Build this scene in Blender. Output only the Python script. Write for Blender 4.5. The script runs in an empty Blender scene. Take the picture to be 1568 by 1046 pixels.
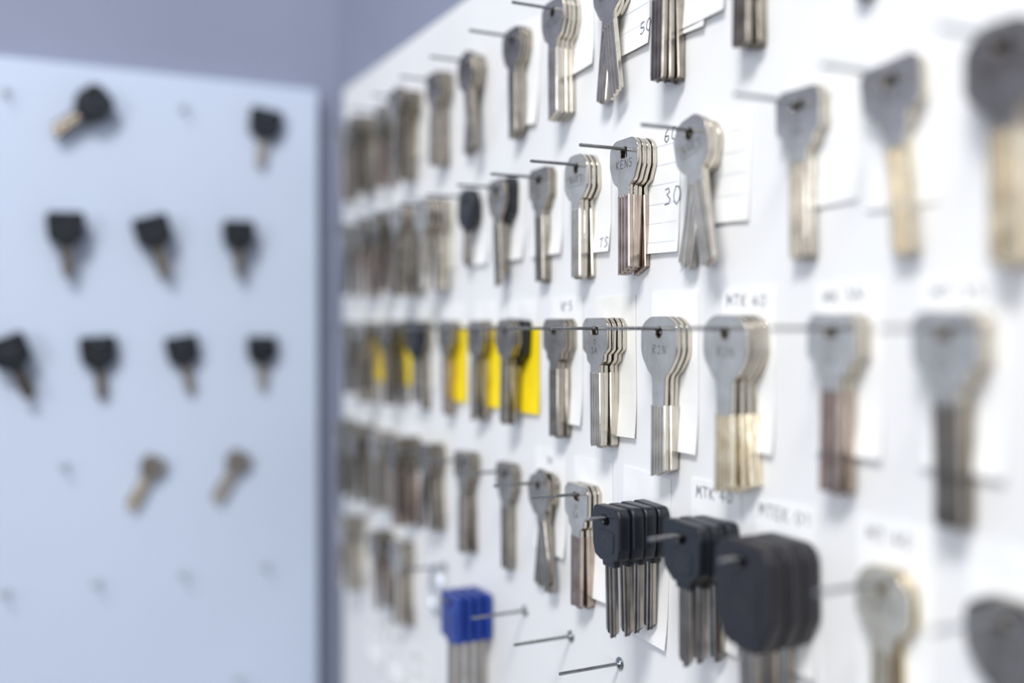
import bpy, bmesh, math, random
from mathutils import Matrix, Vector
random.seed(7)
EYE=1.5
MM=0.001
sc=bpy.context.scene
sc.view_settings.view_transform='Standard'
sc.view_settings.look='None'
sc.view_settings.exposure=0.0

# ------------------------------------------------------------------ materials
def nodes(name):
    m=bpy.data.materials.new(name); m.use_nodes=True
    nt=m.node_tree; b=nt.nodes['Principled BSDF']
    return m,nt,b
def mat_metal(name,c1,c2,rough=0.26,metal=1.0,scale=90,bump=0.16):
    m,nt,b=nodes(name)
    tc=nt.nodes.new('ShaderNodeTexCoord')
    mp=nt.nodes.new('ShaderNodeMapping'); mp.inputs['Scale'].default_value=(7,0.8,7)
    nz=nt.nodes.new('ShaderNodeTexNoise'); nz.inputs['Scale'].default_value=130; nz.inputs['Detail'].default_value=5
    n2=nt.nodes.new('ShaderNodeTexNoise'); n2.inputs['Scale'].default_value=scale; n2.inputs['Detail'].default_value=5
    cr=nt.nodes.new('ShaderNodeValToRGB')
    cr.color_ramp.elements[0].position=0.32; cr.color_ramp.elements[0].color=(*c1,1)
    cr.color_ramp.elements[1].position=0.66; cr.color_ramp.elements[1].color=(*c2,1)
    mr=nt.nodes.new('ShaderNodeMapRange'); mr.inputs['To Min'].default_value=rough-0.08; mr.inputs['To Max'].default_value=rough+0.1
    bp=nt.nodes.new('ShaderNodeBump'); bp.inputs['Strength'].default_value=bump; bp.inputs['Distance'].default_value=0.0004
    L=nt.links.new
    L(tc.outputs['Object'],mp.inputs['Vector']); L(mp.outputs[0],nz.inputs['Vector']); L(tc.outputs['Object'],n2.inputs['Vector'])
    L(n2.outputs['Fac'],cr.inputs['Fac']); L(cr.outputs[0],b.inputs['Base Color'])
    L(nz.outputs['Fac'],mr.inputs['Value']); L(mr.outputs[0],b.inputs['Roughness'])
    L(nz.outputs['Fac'],bp.inputs['Height']); L(bp.outputs[0],b.inputs['Normal'])
    b.inputs['Metallic'].default_value=metal
    return m
def mat_plain(name,c,rough=0.5,metal=0,var=0.06,scale=30,bump=0.0,spec=0.5):
    m,nt,b=nodes(name)
    tc=nt.nodes.new('ShaderNodeTexCoord')
    nz=nt.nodes.new('ShaderNodeTexNoise'); nz.inputs['Scale'].default_value=scale; nz.inputs['Detail'].default_value=4
    cr=nt.nodes.new('ShaderNodeValToRGB')
    cr.color_ramp.elements[0].position=0.3; cr.color_ramp.elements[0].color=(*[x*(1-var) for x in c],1)
    cr.color_ramp.elements[1].position=0.7; cr.color_ramp.elements[1].color=(*[min(1,x*(1+var)) for x in c],1)
    L=nt.links.new
    L(tc.outputs['Object'],nz.inputs['Vector']); L(nz.outputs['Fac'],cr.inputs['Fac']); L(cr.outputs[0],b.inputs['Base Color'])
    if bump:
        bp=nt.nodes.new('ShaderNodeBump'); bp.inputs['Strength'].default_value=bump; bp.inputs['Distance'].default_value=0.0005
        L(nz.outputs['Fac'],bp.inputs['Height']); L(bp.outputs[0],b.inputs['Normal'])
    b.inputs['Roughness'].default_value=rough; b.inputs['Metallic'].default_value=metal
    b.inputs['Specular IOR Level'].default_value=spec
    return m
NICK=mat_metal('nickel_silver',(0.52,0.475,0.405),(0.68,0.635,0.56),0.18)
NICKD=mat_metal('dull_nickel',(0.27,0.24,0.20),(0.44,0.40,0.345),0.2)
ROSE=mat_metal('rosy_nickel',(0.38,0.30,0.25),(0.56,0.47,0.41),0.2)  # rosy brown base tint, used on some key blades
BRASS=mat_metal('pale_brass',(0.70,0.60,0.43),(0.88,0.80,0.64),0.2)
NAILM=mat_metal('nail_steel',(0.24,0.255,0.275),(0.40,0.42,0.45),0.26,1.0,80,0.05)
NAILB=mat_metal('bright_nail_steel',(0.45,0.49,0.56),(0.6,0.64,0.70),0.4,0.8,80,0.05)
BLACK=mat_plain('black_plastic',(0.008,0.011,0.016),0.36,0,0.2,200,0.15)
CHAR=mat_plain('charcoal_plastic',(0.014,0.0135,0.018),0.46,0,0.2,200,0.15)
BLUE=mat_plain('blue_plastic',(0.003,0.030,0.24),0.33,0,0.15,100)
YEL=mat_plain('yellow_card',(0.98,0.74,0.005),0.6,0,0.03,60)
PAPER=mat_plain('label_paper',(0.86,0.865,0.86),0.8,0,0.03,45,0.1,0.2)
PAPER2=mat_plain('label_paper_aged',(0.80,0.80,0.765),0.8,0,0.04,45,0.1,0.2)
INK=mat_plain('ballpoint_ink',(0.03,0.035,0.08),0.6)
PENCIL=mat_plain('marker_ink',(0.07,0.075,0.11),0.7)
RULE=mat_plain('ruled_line_ink',(0.50,0.53,0.64),0.7)
DARKM=mat_plain('stamped_recess',(0.10,0.09,0.075),0.5,0.6)
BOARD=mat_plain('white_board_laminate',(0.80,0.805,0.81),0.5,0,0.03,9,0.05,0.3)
BOARDL=mat_plain('side_board_cool_light_tint',(0.52,0.595,0.735),0.5,0,0.02,5,0.05,0.3)  # cooler, dimmer light on the side board is tinted into its base colour
WALL=mat_plain('lavender_grey_paint',(0.25,0.275,0.37),0.8,0,0.04,6,0.1,0.2)
FLOOR=mat_plain('brown_floor',(0.20,0.14,0.10),0.6,0,0.2,4)

# ------------------------------------------------------------------ helpers
def box(name,lo,hi,mat,bev=0.0):
    me=bpy.data.meshes.new(name); bm=bmesh.new()
    bmesh.ops.create_cube(bm,size=1)
    c=[(a+b)/2 for a,b in zip(lo,hi)]; s=[b-a for a,b in zip(lo,hi)]
    for v in bm.verts: v.co=Vector([v.co[i]*s[i] for i in range(3)])
    if bev: bmesh.ops.bevel(bm,geom=bm.edges[:],offset=bev,segments=3,affect='EDGES')
    bm.to_mesh(me); bm.free(); me.materials.append(mat)
    o=bpy.data.objects.new(name,me); o.location=c; sc.collection.objects.link(o); return o
def rpoly(pts,n=6):
    out=[]; N=len(pts)
    for i in range(N):
        p=Vector(pts[i][:2]); a=Vector(pts[i-1][:2]); b=Vector(pts[(i+1)%N][:2]); r=pts[i][2]
        da=(a-p); db=(b-p); la,lb=da.length,db.length; da.normalize(); db.normalize()
        ang=da.angle(db)
        if r<=0 or ang>3.1: out.append(tuple(p)); continue
        d=min(r/math.tan(ang/2),la*0.49,lb*0.49)
        p0=p+da*d; p1=p+db*d
        for k in range(n+1):
            t=k/n; q=p0*(1-t)**2+p*2*t*(1-t)+p1*t*t
            out.append(tuple(q))
    return out
def ell(cx,cy,rx,ry,n=40,a0=0):
    return [(cx+rx*math.cos(a0+2*math.pi*k/n),cy+ry*math.sin(a0+2*math.pi*k/n)) for k in range(n)]
def plate(loops,th,bev=0.25,res=1):
    cu=bpy.data.curves.new('tmp','CURVE'); cu.dimensions='2D'; cu.fill_mode='BOTH'
    cu.extrude=(th/2-bev)*MM; cu.bevel_depth=bev*MM; cu.bevel_resolution=res
    cu.offset=-bev*MM
    for lp in loops:
        s=cu.splines.new('POLY'); s.points.add(len(lp)-1)
        for i,p in enumerate(lp): s.points[i].co=(p[0]*MM,p[1]*MM,0,1)
        s.use_cyclic_u=True
    o=bpy.data.objects.new('tmp',cu); sc.collection.objects.link(o)
    dg=bpy.context.evaluated_depsgraph_get(); dg.update()
    me=bpy.data.meshes.new_from_object(o.evaluated_get(dg))
    bpy.data.objects.remove(o); bpy.data.curves.remove(cu)
    return me
def blade(bm,y0,y1,hw,th,grooves,mi,depth=0.75,tip=4.0,tipmode='point',cx=0,gw=0.7):
    def side(sgn):
        pts=[(-hw+0.3,sgn*th/2)]
        for g in sorted(grooves):
            g2=g if sgn>0 else g+0.3
            pts+= [(g2-gw,sgn*th/2),(g2-gw*0.55,sgn*(th/2-depth)),(g2+gw*0.55,sgn*(th/2-depth)),(g2+gw,sgn*th/2)]
        pts.append((hw-0.3,sgn*th/2))
        return pts
    prof=side(1)+[(hw,th/2-0.3),(hw,-th/2+0.3)]+side(-1)[::-1]+[(-hw,-th/2+0.3),(-hw,th/2-0.3)]
    rings=[]
    ys=[y0,(y0+y1)/2,y1+tip,y1]
    for k,y in enumerate(ys):
        r=[]
        for (x,z) in prof:
            yy=y; xx=x
            if k==3:
                if tipmode=='point': yy=y+abs(x)/hw*tip*0.9
                elif tipmode=='slant': yy=y+(x+hw)/(2*hw)*tip*0.9
                else: yy=y+0.5*tip*(abs(math.sin(x*1.6)))
                if tipmode!='slant': xx=x*0.93
            r.append(bm.verts.new(((xx+cx)*MM,yy*MM,z*MM)))
        rings.append(r)
    n=len(prof)
    fs=[]
    for a,b in zip(rings[:-1],rings[1:]):
        for i in range(n):
            fs.append(bm.faces.new((a[i],b[i],b[(i+1)%n],a[(i+1)%n])))
    fs.append(bm.faces.new(rings[0])); fs.append(bm.faces.new(rings[-1][::-1]))
    for f in fs: f.material_index=mi
GL={'0':[[(.5,0),(.1,.3),(.05,.8),(.3,1.4),(.7,1.4),(.95,.9),(.8,.3),(.5,0)]],
'1':[[(.2,1.1),(.5,1.4),(.5,0)]],'2':[[(.1,1.1),(.4,1.4),(.8,1.2),(.7,.7),(.1,0),(.9,.05)]],
'3':[[(.1,1.3),(.6,1.4),(.8,1.1),(.4,.8),(.85,.5),(.6,.05),(.05,.1)]],
'4':[[(.6,0),(.65,1.4),(.05,.5),(.95,.5)]],
'5':[[(.85,1.4),(.25,1.4),(.2,.8),(.7,.8),(.85,.4),(.5,0),(.1,.1)]],
'6':[[(.8,1.4),(.3,1.0),(.1,.4),(.4,0),(.8,.2),(.75,.6),(.4,.75),(.12,.5)]],
'9':[[(.85,1.0),(.5,1.4),(.15,1.1),(.4,.75),(.85,1.0),(.75,.3),(.4,0)]],
'7':[[(.1,1.4),(.9,1.4),(.4,0)]],'8':[[(.5,.75),(.15,1.1),(.5,1.4),(.85,1.1),(.5,.75),(.1,.35),(.5,0),(.9,.35),(.5,.75)]],
'N':[[(.1,0),(.15,1.4),(.85,0),(.9,1.4)]],'M':[[(0,0),(.15,1.4),(.5,.5),(.85,1.4),(1,0)]],
'T':[[(0,1.4),(1,1.35)],[(.5,1.4),(.5,0)]],'K':[[(.1,0),(.1,1.4)],[(.85,1.4),(.15,.7),(.9,0)]],
'S':[[(.9,1.3),(.5,1.45),(.1,1.1),(.5,.75),(.9,.4),(.5,0),(.05,.1)]],'I':[[(.5,0),(.5,1.4)]],
'.':[[(.2,0),(.25,.12)]],'-':[[(.1,.6),(.9,.6)]],'A':[[(0,0),(.5,1.4),(1,0)],[(.2,.5),(.8,.5)]],
'E':[[(.9,1.4),(.1,1.4),(.1,0),(.9,0)],[(.1,.7),(.7,.7)]],'R':[[(.1,0),(.1,1.4),(.7,1.4),(.8,1),(.1,.7),(.9,0)]],
'o':[[(.3,1.4),(.1,1.2),(.3,1),(.5,1.2),(.3,1.4)]],' ':[]}
def write(bm,txt,x,y,z,size,mi,w=0.35,ang=0,jit=0.04):
    ca,sa=math.cos(ang),math.sin(ang); cx=0
    for ch in txt:
        for st in GL.get(ch,[]):
            pts=[]
            for (a,b) in st:
                a=(a*0.7+cx)*size+random.uniform(-jit,jit)*size; b=b*0.7*size+random.uniform(-jit,jit)*size
                pts.append(Vector((x+a*ca-b*sa,y+a*sa+b*ca)))
            for p,q in zip(pts[:-1],pts[1:]):
                d=(q-p)
                if d.length<1e-6: continue
                d.normalize(); nn=Vector((-d.y,d.x))*w/2; e=d*w*0.3
                vs=[bm.verts.new((v.x*MM,v.y*MM,z*MM)) for v in (p-e-nn,q+e-nn,q+e+nn,p-e+nn)]
                f=bm.faces.new(vs); f.material_index=mi
        cx+=0.5 if ch in '.I ' else 0.95
def loopribbon(bm,pts,z,w,mi):
    n=len(pts)
    for i in range(n):
        p=Vector(pts[i]);q=Vector(pts[(i+1)%n]);d=(q-p)
        if d.length<1e-6: continue
        d.normalize();nn=Vector((-d.y,d.x))*w/2
        f=bm.faces.new([bm.verts.new((v.x*MM,v.y*MM,z*MM)) for v in (p-nn,q-nn,q+nn,p+nn)]); f.material_index=mi

# ------------------------------------------------------------------ key patterns (mm; nail centre at 0,0)
CIRC=lambda r: ell(0,0.95-r,r,r,20)
SLOT=lambda w,h: rpoly([(-w/2,0.95,0.8),(w/2,0.95,0.8),(w/2,0.95-h,0.8),(-w/2,0.95-h,0.8)],3)
def sym(half):
    return half+[(-x,y,r) for (x,y,r) in half[::-1]]
OUT={
'trap':(rpoly(sym([(9.0,5.2,2.2),(12.2,2.0,2.2),(12.0,-10.5,2.2),(8.2,-13.2,1.5),(7.8,-16.2,1.2),(4.6,-18.5,0.8),(4.6,-23,0)])),[SLOT(6.5,4.2)]),
'dee':(rpoly(sym([(7.5,4.8,6),(12.2,1.5,6),(12.4,-8,8),(9,-15.5,3),(5,-18,1.2),(4.8,-23,0)])),[SLOT(5.5,5.2)]),
'round':(rpoly(sym([(6,5.2,7),(11.8,-0.5,7),(12,-13,7),(7,-18.2,4),(4.8,-18.6,1),(4.8,-24,0)])),[CIRC(2.8)]),
'oval':(rpoly(sym([(7,5.4,9),(14.2,1.5,9),(14.2,-12,12),(8.5,-19.5,5),(5.2,-22,4),(4.8,-36,0)])),[CIRC(2.7)]),
'hex':(rpoly(sym([(7,5,1.5),(12.6,0,2),(12.6,-9,2),(8,-16,2),(4.6,-17.5,1),(4.6,-22,0)])),[SLOT(4.5,4.4)]),
'tee':(rpoly(sym([(10,5.2,4),(13.2,2.5,3),(13,-9,4),(10,-12.5,2),(6.4,-13.5,3),(6,-19,1),(4.4,-21,1),(4.4,-25,0)])),[ell(0,-1.6,3.8,2.55,20)]),
'small':(rpoly(sym([(5,4.2,5),(8.5,1.5,5),(8.5,-7,5),(5,-11,3),(3.2,-12,1),(3.2,-15,0)])),[CIRC(2.0)]),
}
BL={
'trap':(-22,-60,4.9,2.6,[-3.1,-0.9,1.3,3.2],'flute'),
'dee':(-22,-60,4.9,2.6,[-2.6,0.0,2.8],'slant'),
'round':(-23,-60,4.6,2.5,[-2.6,0.4,2.6],'flute'),
'oval':(-35,-68,5.6,2.7,[-3.4,-1.1,1.1,3.4],'slant'),
'hex':(-21,-58,4.3,2.4,[-1.8,1.6],'point'),
'tee':(-24,-62,4.9,2.6,[-2.8,0.0,2.8],'flute'),
'small':(-14,-38,3.0,1.8,[-0.9],'point'),
}
KEYCACHE={}
def keymesh(kind):
    if kind in KEYCACHE: return KEYCACHE[kind]
    bm=bmesh.new()
    if kind in OUT:
        lp,hs=OUT[kind]
        th=2.2 if kind!='small' else 1.6
        me=plate([lp]+hs,th,0.3,2)
        bm.from_mesh(me); bpy.data.meshes.remove(me)
        for f in bm.faces: f.material_index=0
        y0,y1,hw,tb,g,tm=BL[kind]
        blade(bm,y0,y1,hw,tb,g,1,0.95,3.5 if tm!='slant' else 4.5,tm,0,0.62)
        if kind=='trap':
            loopribbon(bm,ell(0,-6.8,1.2,1.2,16),th/2+0.03,0.28,3)
            write(bm,'SA',-3.0,-12.6,th/2+0.03,3.2,3,0.32,0,0.0)
        if kind=='dee':
            write(bm,'KEN5',-6.4,-9.2,th/2+0.03,3.9,3,0.32,0.0,0)
        if kind=='round':
            write(bm,'N4R3',-6.2,-9.8,th/2+0.03,3.6,3,0.32,0.0,0)
            loopribbon(bm,rpoly(sym([(8,-5.8,2),(8,-11.2,2)]),4),th/2+0.03,0.22,3)
        if kind=='tee':
            write(bm,'TR8',-4.2,-9.6,th/2+0.03,4.2,3,0.35,0,0)
        if kind=='oval':
            write(bm,'R2N',-4.6,-11.6,th/2+0.03,4.0,3,0.28,0,0)
        depth=2.45
    else:
        P={'car':(12,25,6.0,36,4.1),'carsq':(13.5,25,6.0,36,4.1),'carcab':(15,27,7.0,28,4.3),'carblue':(13.5,29,4.6,36,4.9),'big':(16.5,38,7.4,38,4.6),'carround':(12.5,25,6,26,3.8)}[kind]
        hw,h,th,bl,bw=P
        if kind=='car': half=[(hw-2,5,4),(hw,2,4),(hw-0.2,-h+12,3),(hw-1.5,-h+7,2),(5.5,-h+5,2)]
        elif kind in('carsq','carcab'): half=[(hw-1,5.5,4),(hw,0,4),(hw-1,-h+10,5),(6,-h+5,2)]
        elif kind=='carblue': half=[(hw,4.5,2),(hw,-h+4.5,2)]
        elif kind=='carround': half=[(7,5.5,8),(hw,0,8),(hw,-h+12,8),(7,-h+5,4)]
        else: half=[(hw-5,6,9),(hw-0.6,2,9),(hw,-h+16,10),(hw-5,-h+6,5),(8,-h+4,3)]
        lp=rpoly(sym(half),8)
        hole=ell(0,0.95-2.2,3.2,2.2,20)
        me=plate([lp,hole],th,1.0,3); bm.from_mesh(me); bpy.data.meshes.remove(me)
        inl=rpoly(sym([(hw*0.62,-5.6,2),(hw*0.58,-h+9,3)]),5)
        me=plate([inl],th+0.7,0.3,1); bm.from_mesh(me); bpy.data.meshes.remove(me)
        for f in bm.faces: f.material_index=2
        yb=-h+5
        cy=(-5.6-h+9)/2
        loopribbon(bm,ell(0,cy,2.6,2.6,20),th/2+0.4,0.4,3)
        blade(bm,yb+2,yb-bl,bw,2.4,[-1.6,1.5] if kind!='big' else [-0.2],1,0.75,5.0,'point',0,0.9 if kind!='big' else 1.6)
        me=plate([rpoly(sym([(bw+1.4,yb+2,0.5),(bw+1.0,yb-2.6,1)]),3)],3.4,0.3,1)
        tmp=bmesh.new(); tmp.from_mesh(me)
        for f in tmp.faces: f.material_index=2
        tmp.to_mesh(me); tmp.free(); bm.from_mesh(me); bpy.data.meshes.remove(me)
        depth=th+0.8
    me=bpy.data.meshes.new('pat_'+kind); bm.to_mesh(me); bm.free()
    KEYCACHE[kind]=(me,depth); return KEYCACHE[kind]

R_RIGHT=Matrix(((0,0,-1),(-1,0,0),(0,1,0))).to_4x4()
R_BACK=Matrix(((1,0,0),(0,0,-1),(0,1,0))).to_4x4()
XB=0.27; YB=0.925
def place(o,board,h,v):
    if board=='R': o.matrix_world=Matrix.Translation((XB,h,EYE+v))@R_RIGHT
    else: o.matrix_world=Matrix.Translation((h,YB,EYE+v))@R_BACK
def finish(name,bm,mats,board,h,v,ang=35):
    me=bpy.data.meshes.new(name)
    bmesh.ops.recalc_face_normals(bm,faces=bm.faces[:])
    bm.to_mesh(me); bm.free()
    for m in mats: me.materials.append(m)
    me.polygons.foreach_set('use_smooth',[True]*len(me.polygons))
    me.set_sharp_from_angle(angle=math.radians(ang))
    o=bpy.data.objects.new(name,me); sc.collection.objects.link(o); place(o,board,h,v); return o
NAMES={'small':'small_cabinet_key','carblue':'blue_headed_key_blanks','big':'large_black_headed_car_keys','trap':'cylinder_key_blanks','dee':'house_key_blanks','round':'round_bow_key_blanks','oval':'oval_bow_key_blanks','hex':'angular_bow_key_blanks','tee':'wide_bow_key_blanks'}
def keys(board,h,v,kind,n=2,tilts=None,mats=('N','N','B'),z0=1.0,name=None,gap=0.25,scale=1.0):
    bm=bmesh.new(); z=z0
    tilts=tilts or [random.uniform(-4,4) for _ in range(n)]
    kinds=kind if isinstance(kind,list) else [kind]*n
    for i in range(n):
        me,d=keymesh(kinds[i])
        t=bmesh.new(); t.from_mesh(me)
        M=Matrix.Translation((random.uniform(-.2,.2)*MM,0,(z+d/2)*MM))@Matrix.Rotation(math.radians(tilts[i]),4,'Z')@Matrix.Rotation(math.radians(random.uniform(-0.6,0.9)),4,'X')@Matrix.Scale(scale,4)
        t.transform(M); m2=bpy.data.meshes.new('x'); t.to_mesh(m2); t.free(); bm.from_mesh(m2); bpy.data.meshes.remove(m2)
        z+=d*scale+gap+random.uniform(0,0.35)
    D={'N':NICK,'D':NICKD,'R':ROSE,'Y':BRASS,'B':BLACK,'G':CHAR,'U':BLUE}
    if name is None: name=NAMES.get(kinds[-1],'black_headed_car_key_blanks')
    return finish(name,bm,[D[mats[0]],D[mats[1]],D[mats[2]],DARKM],board,h,v)
def nail(board,h,v,L=36,up=0.0):
    bm=bmesh.new()
    segs=14
    prof=[(0,0.0),(3.1,0.0),(3.3,0.4),(3.1,0.85),(2.2,1.0),(1.9,1.5),(1.0,1.9),(0.85,2.2),(0.85,L-0.5),(0.7,L),(0,L)]
    if board=='B': prof=[(r*1.3,z) for r,z in prof]
    rings=[]
    for r,z in prof:
        if r==0: rings.append([bm.verts.new((0,up*z*MM,z*MM))])
        else: rings.append([bm.verts.new((r*MM*math.cos(2*math.pi*k/segs),r*MM*math.sin(2*math.pi*k/segs)+up*z*MM,z*MM)) for k in range(segs)])
    for a,b in zip(rings[:-1],rings[1:]):
        for i in range(segs):
            j=(i+1)%segs
            if len(a)==1: bm.faces.new((a[0],b[i],b[j]))
            elif len(b)==1: bm.faces.new((a[i],a[j],b[0]))
            else: bm.faces.new((a[i],a[j],b[j],b[i]))
    return finish('nail',bm,[NAILM if board=='R' else NAILB],board,h,v,40)
def card(board,h,v,w=36,top=16,bot=56,tilt=0,txt=None,mat=PAPER,lines=False,name='label_card',dx=0,curl=2.0,z0=0.3,faint=False):
    bm=bmesh.new(); nx,ny=6,10
    g=[]
    ca,sa=math.cos(math.radians(tilt)),math.sin(math.radians(tilt))
    def f(x,y):
        t=(top-y)/(top+bot); s=max(0,t-0.55)/0.45
        z=z0+curl*s*s*(0.6+0.4*(x/w+0.5))+0.25*math.sin(x*0.15+y*0.08)
        z=max(z,z0)
        X=x+dx
        return (X*ca-y*sa,X*sa+y*ca,z)
    for side in (0,1):
        for j in range(ny+1):
            for i in range(nx+1):
                x=-w/2+w*i/nx; y=top-(top+bot)*j/ny
                p=f(x,y); g.append(bm.verts.new((p[0]*MM,p[1]*MM,(p[2]+(0.28 if side==0 else 0))*MM)))
    S=(nx+1)*(ny+1)
    for s in (0,1):
        for j in range(ny):
            for i in range(nx):
                a=s*S+j*(nx+1)+i
                q=(g[a],g[a+nx+1],g[a+nx+2],g[a+1])
                bm.faces.new(q if s==0 else q[::-1])
    def rim(a,b):
        bm.faces.new((g[a],g[b],g[b+S],g[a+S]))
    for i in range(nx):
        rim(i,i+1); rim(ny*(nx+1)+i+1,ny*(nx+1)+i)
    for j in range(ny):
        rim((j+1)*(nx+1),j*(nx+1)); rim(j*(nx+1)+nx,(j+1)*(nx+1)+nx)
    bmesh.ops.recalc_face_normals(bm,faces=bm.faces[:])
    def ribbonmap(b2):
        for vv in b2.verts:
            p=f(vv.co.x/MM,vv.co.y/MM); vv.co=Vector((p[0]*MM,p[1]*MM,(p[2]+0.36)*MM))
    b2=bmesh.new()
    if txt:
        for (s,x,y,size) in txt: write(b2,s,x,y,0,size,1,0.52 if size>4.5 else 0.38,random.uniform(-.04,.06),0.05)
    if lines:
        yy=top-8
        while yy>-bot+3:
            k=8
            for q in range(k):
                xa=-w/2+1.5+(w-3)*q/k; xb=-w/2+1.5+(w-3)*(q+1)/k
                ff=b2.faces.new([b2.verts.new((a*MM,b*MM,0)) for a,b in ((xa,yy),(xb,yy),(xb,yy+0.2),(xa,yy+0.2))]); ff.material_index=2
            yy-=9
    ribbonmap(b2); m2=bpy.data.meshes.new('x'); b2.to_mesh(m2); b2.free(); bm.from_mesh(m2); bpy.data.meshes.remove(m2)
    me=bpy.data.meshes.new(name); bm.to_mesh(me); bm.free()
    for m in (mat,PENCIL if faint else INK,RULE): me.materials.append(m)
    o=bpy.data.objects.new(name,me); sc.collection.objects.link(o); place(o,board,h,v); return o

# ------------------------------------------------------------------ room
Z0=EYE
box('wall_right',(0.277,-1.6,0),(0.377,1.042,2.9),WALL)
box('wall_back',(-2.2,0.942,0),(0.277,1.042,2.9),WALL)
box('floor',(-2.2,-1.6,-0.06),(0.377,1.042,0),FLOOR)
box('key_display_board',(0.2700,-0.45,Z0-0.62),(0.276,0.90,Z0+0.2225),BOARD,0.001)
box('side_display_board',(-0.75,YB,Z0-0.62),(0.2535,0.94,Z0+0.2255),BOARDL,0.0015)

# ------------------------------------------------------------------ right board contents
R1,R2,R3,R4,R5=0.173,0.0856,0.0,-0.0868,-0.168
NN=('N','N','B'); ND=('D','D','B'); NR=('N','R','B'); DR=('D','R','B')
def N(r,y,L=36): nail('R',y,r,L)
# row 3
for y in (.4768,.4277,.3766,.325,.2697,.2205): N(R3,y,37)
keys('R',.4768,R3,'trap',3,[1,-1,0],ND)
keys('R',.4277,R3,'trap',4,[0,1,-1,0],NN,gap=.5)
keys('R',.3766,R3,'oval',3,[-1,1,0],NN,gap=.5)
keys('R',.325,R3,'oval',4,[3,3,1,-1],('N','Y','B'),gap=.5)
keys('R',.2697,R3,'trap',3,[0,1,-1],NR)
keys('R',.2205,R3,'trap',3,[0,-2,1],('N','D','B'),scale=1.06)
card('R',.4768,R3,34,17,52,0,[('No5',-6,9.5,4.8)])
card('R',.4277,R3,38,16,54,1.5,None,PAPER2,dx=0)
card('R',.3766,R3,36,17,56,0,None)
card('R',.325,R3,34,17,50,-1,[('MTK 40',-14,9,5)],faint=True)
card('R',.2697,R3,32,17,46,1,[('MK 3N',-12,9,4.8)],faint=True)
card('R',.2205,R3,32,17,46,0,[('MT 3S',-12,9,4.8)],faint=True)
# yellow cards
for y,k,m in ((.529,'hex',ND),(.581,'dee',ND),(.633,'trap',DR)):
    N(R3,y); keys('R',y,R3,['carsq' if y<.55 else k,k,k],3,None,m)
    card('R',y,R3,30,1,50,0,None,YEL,name='yellow_label_card',dx=6,curl=1.0,z0=0.9)
    card('R',y,R3,34,17,44,0,None,PAPER,z0=0.3,curl=0)
# row 2
for y in (.4518,.402,.3507,.2899,.2456,.1996,.4996,.5467,.596): N(R2,y)
keys('R',.4518,R2,'round',3,[1,-1,0],NN)
keys('R',.402,R2,'dee',4,[1,-2,0,1],NR)
keys('R',.3507,R2,['round','round','round','round'],4,[-15,-10,9,14],NN)
keys('R',.2899,R2,'trap',2,[1,0],NN)
keys('R',.2456,R2,['trap','tee'],2,[3,6],('N','Y','B'))
keys('R',.1996,R2,'round',3,[0,-1,1],('D','Y','B'),scale=1.12)
keys('R',.4996,R2,'trap',2,[0,1],ND)
keys('R',.5467,R2,['carsq','dee'],2,[0,2],ND)
keys('R',.596,R2,'carround',1,[-5],ND,z0=3)
card('R',.4518,R2,34,2,46,-1,[('TS',8,-44,5)],dx=4)
card('R',.402,R2,44,8,50,-1,[('3.',-19,-14,4.2),('4.',-19,-24,4.2),('5.',-19,-34,4.2),('30',10,-28,8),('60',10,1,6)],lines=True,dx=8,curl=1.5)
card('R',.3507,R2,40,6,40,-2,None,lines=True,dx=8,curl=1.0)
card('R',.2899,R2,36,8,40,2,None,PAPER,lines=True,dx=6,curl=.8)
card('R',.2456,R2,30,8,44,0,None,curl=.5)
card('R',.4996,R2,36,4,44,0,None)
card('R',.5467,R2,36,4,44,0,None)
card('R',.596,R2,36,4,44,0,None)
# row 1
for y in (.473,.5289,.591,.647,.423,.3725,.3182,.262): N(R1,y)
keys('R',.473,R1,'dee',4,[1,0,-1,1],NN)
keys('R',.5289,R1,'dee',3,[-2,3,1],ND)
keys('R',.591,R1,'round',4,[-16,-12,9,11],ND)
keys('R',.647,R1,'trap',4,None,ND)
keys('R',.423,R1,['hex','round','dee'],3,[-12,-8,8],('N','N','B'))
keys('R',.3725,R1,'tee',4,[0,1,0,-1],ND)
keys('R',.3182,R1,'trap',3,[0,1,-1],ND)
keys('R',.262,R1,'hex',1,[3],ND)
card('R',.423,R1,36,8,38,2,[('50',10,-32,6)],lines=True,dx=8)
card('R',.3725,R1,38,8,40,-2,[('9.',-14,-22,4),('10.',-14,-31,4)],lines=True,dx=2)
card('R',.3725,R1,34,8,38,1,[('-70',4,-29,5)],lines=True,dx=16,z0=0.6)
card('R',.3182,R1,34,8,36,4,None,lines=True,dx=10)
card('R',.473,R1,36,8,36,3,None,dx=6)
card('R',.5289,R1,38,10,52,-6,None,dx=4)
# row 4
for y in (.4518,.4957,.544,.6036,.2484,.2018): N(R4,y)
N(R4,.390,38); N(R4,.342,38); N(R4,.2985,36)
keys('R',.4518,R4,'trap',3,[0,1,-1],NR)
keys('R',.390,R4,'car',4,[-2,0,2,1],('N','D','B'),z0=1.5)
keys('R',.342,R4,'carsq',3,[1,-1,0],('N','D','B'),z0=1)
keys('R',.2985,R4,'big',3,[0,1,0],('N','D','G'),z0=1)
keys('R',.4957,R4,['tee','tee','hex'],3,[-9,9,12],ND)
keys('R',.544,R4,'trap',2,[0,1],ND)
keys('R',.6036,R4,'tee',3,None,ND)
keys('R',.2484,R4,['round','round'],2,[3,-2],('Y','Y','B'))
keys('R',.2018,R4,'oval',2,[0,2],ND)
card('R',.4518,R4,38,18,54,2,None,dx=3)
card('R',.4957,R4,36,18,40,0,[('3N',-4,10,4)])
card('R',.402,R4,40,18,62,-2,None,dx=2)
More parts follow.
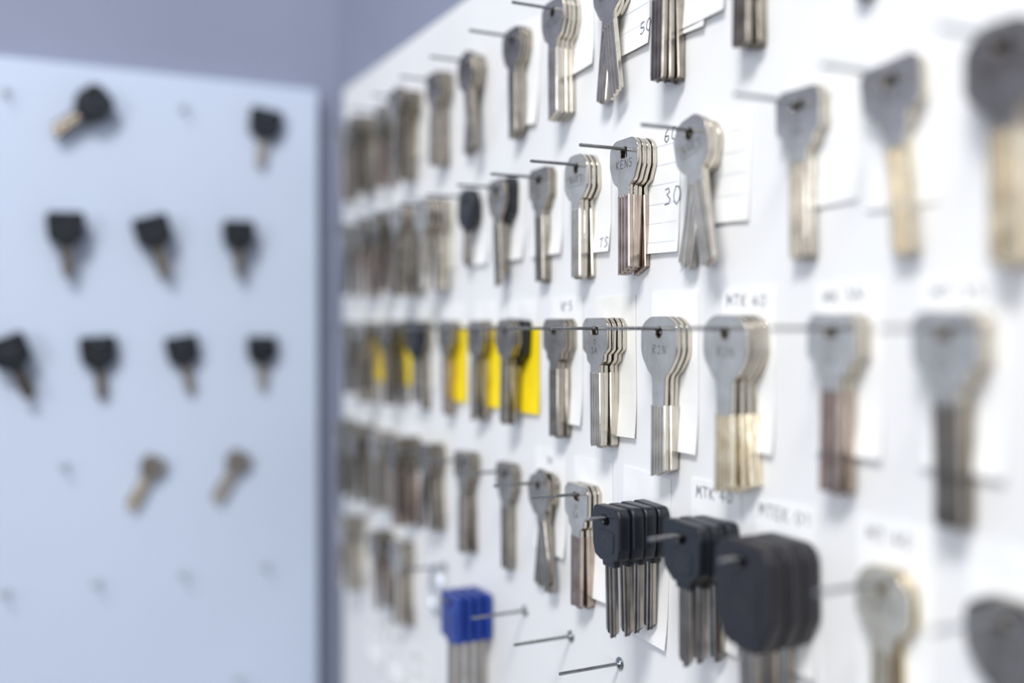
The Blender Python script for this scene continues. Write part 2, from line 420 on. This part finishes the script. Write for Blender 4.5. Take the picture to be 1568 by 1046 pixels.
card('R',.3468,R4,34,20,50,0,[('MTK 40',-13,12,5)],dx=0)
card('R',.303,R4,34,18,46,1,[('MTEK 01',-15,11,5)],faint=True)
card('R',.2484,R4,34,20,44,0,[('MT 40',-12,12,4.8)],faint=True)
card('R',.2018,R4,34,20,44,0,None)
# row 5
for y in (.4233,.4727,.5275): N(R5,y,35)
N(R5-.005,.584,32); N(R5,.652,34)
keys('R',.584,R5-.005,'carblue',4,[1,0,-1,0],('N','N','U'),z0=1.5,gap=.9)
bm=bmesh.new()
for k,(cx,cy,r,tz) in enumerate(((0,-14,15,6),(2,-13,14.2,9))):
    nu,nv=48,8; ring=[]
    for i in range(nu):
        a=2*math.pi*i/nu; rr=[]
        for j in range(nv):
            b=2*math.pi*j/nv; R=r+0.8*math.cos(b)
            rr.append(bm.verts.new(((cx+R*math.cos(a))*MM,(cy+R*1.2*math.sin(a))*MM,(tz+0.8*math.sin(b)+2*math.cos(a))*MM)))
        ring.append(rr)
    for i in range(nu):
        for j in range(nv):
            bm.faces.new((ring[i][j],ring[(i+1)%nu][j],ring[(i+1)%nu][(j+1)%nv],ring[i][(j+1)%nv]))
finish('wire_key_ring',bm,[NAILB],'R',.652,R5-0.003)
# far columns
kk=['trap','dee','round','hex','tee']
for r,ys in ((R1,[.706,.758,.81,.862]),(R2,[.648,.70,.75,.80,.85]),(R3,[.685,.737,.789,.841]),(R4,[.66,.71,.76,.81,.86]),(R5,[.72,.765,.84])):
    for y in ys:
        N(r,y)
        k=random.choice(kk)
        m=random.choice([ND,DR,NN,ND])
        n=random.choice([4,5,6])
        if r==R3 and y in(.685,):
            keys('R',y,r,['trap','trap','carsq'],3,None,ND)
        else: keys('R',y,r,k,n,[random.uniform(-10,10) for _ in range(n)],m,gap=.7)
        card('R',y,r,36,14 if r<=0 else 3,44,random.uniform(-2,2),None,random.choice([PAPER,PAPER2]),curl=0.5)
for y in (.737,.789):
    card('R',y,R3,26,1,44,0,None,YEL,name='yellow_label_card',dx=6,curl=1,z0=0.9)
for y in (.70,.75,.80,.62):
    card('R',y,-0.25,38,8,30,0,[('MTK 5',-14,-2,6),('3NT',-10,-14,6)],lines=True)
# ------------------------------------------------------------------ back board contents
CB=('N','D','B')
L1,L2,L3,L4,L5,L6=.196,.092,-.012,-.117,-.219,-.32
def LN(x,v): nail('B',x,v,15)
for x in (-.0105,.0625,.1305,.2032,-.084,-.155): LN(x,L1)
for x in (-.036,.0343,.1016,.177,-.107,-.178): LN(x,L2)
for x in (-.010,.060,.1278,.199,-.08): LN(x,L3)
for x in (.0343,.1065,.1795,-.04,-.11): LN(x,L4)
for x in (-.0105,.060,.131,.203,-.08): LN(x,L5)
for x in (.0343,.105,.1795,-.04): LN(x,L6)
keys('B',.0625,L1,'carround',2,[-46,-50],CB,z0=2,scale=1.12)
keys('B',.2032,L1,'carcab',1,[-8],('N','N','B'),z0=2)
keys('B',.0343,L2,'carcab',2,[3,2],CB,z0=2)
keys('B',.1016,L2,'carcab',2,[14,17],CB,z0=2)
keys('B',.177,L2,'carcab',2,[2,1],CB,z0=2,scale=.92)
keys('B',-.036,L2,'dee',1,[10],CB,z0=2)
keys('B',-.010,L3,'carcab',2,[24,20],('N','D','B'),z0=2)
keys('B',.060,L3,'carcab',1,[4],CB,z0=2)
keys('B',.1278,L3,'carcab',1,[10],CB,z0=2,scale=.95)
keys('B',.199,L3,'carcab',1,[0],('N','N','B'),z0=2,scale=.9)
keys('B',.1065,L4,'small',2,[-30,-27],('D','Y','B'),z0=2,scale=1.2)
keys('B',.1795,L4,'small',2,[-33,-28],('D','N','B'),z0=2,scale=1.2)
keys('B',-.107,L2,'carcab',1,[4],CB,z0=2)
keys('B',-.08,L3,'carcab',1,[-6],CB,z0=2)
keys('B',-.084,L1,'carround',1,[8],CB,z0=2)

for me,_ in KEYCACHE.values(): bpy.data.meshes.remove(me)
# ------------------------------------------------------------------ light
w=bpy.data.worlds.new('World'); sc.world=w; w.use_nodes=True
nt=w.node_tree; bg=nt.nodes['Background']
tc=nt.nodes.new('ShaderNodeTexCoord'); sp=nt.nodes.new('ShaderNodeSeparateXYZ'); mr=nt.nodes.new('ShaderNodeMapRange'); cr=nt.nodes.new('ShaderNodeValToRGB')
mr.inputs['From Min'].default_value=-1; mr.inputs['From Max'].default_value=1
e=cr.color_ramp.elements
e[0].position=0.0; e[0].color=(0.10,0.08,0.07,1)
e[1].position=1.0; e[1].color=(0.95,0.98,1.0,1)
a=e.new(0.45); a.color=(0.16,0.15,0.155,1)
a=e.new(0.62); a.color=(0.60,0.67,0.80,1)
nt.links.new(tc.outputs['Generated'],sp.inputs[0]); nt.links.new(sp.outputs['Z'],mr.inputs['Value']); nt.links.new(mr.outputs[0],cr.inputs['Fac']); nt.links.new(cr.outputs[0],bg.inputs['Color'])
bg.inputs['Strength'].default_value=0.76
def area(name,loc,target,size,power,col):
    l=bpy.data.lights.new(name,'AREA'); l.shape='RECTANGLE'; l.size=size[0]; l.size_y=size[1]; l.energy=power; l.color=col
    o=bpy.data.objects.new(name,l); o.location=loc; o.rotation_euler=(Vector(target)-Vector(loc)).to_track_quat('-Z','Y').to_euler(); sc.collection.objects.link(o)
area('ceiling_light_panel',(-0.6,-0.35,2.75),(0.2,0.4,1.45),(0.5,0.3),29,(1.0,0.985,0.96))
area('added_daylight_softbox',(-1.9,-1.0,1.8),(0.25,0.3,1.5),(0.9,1.1),23,(0.94,0.965,1.0))  # unseen softbox lamp added behind camera left, also varies the metal reflections
# ------------------------------------------------------------------ camera
cam=bpy.data.cameras.new('camera'); co=bpy.data.objects.new('camera',cam); sc.collection.objects.link(co)
co.location=(0,0,EYE); co.rotation_euler=(math.pi/2,0,-math.radians(26.32))
cam.lens=35; cam.sensor_width=36; cam.shift_y=-0.0128; cam.clip_start=0.01
cam.dof.use_dof=True; cam.dof.focus_distance=0.48; cam.dof.aperture_fstop=2.0
sc.camera=co
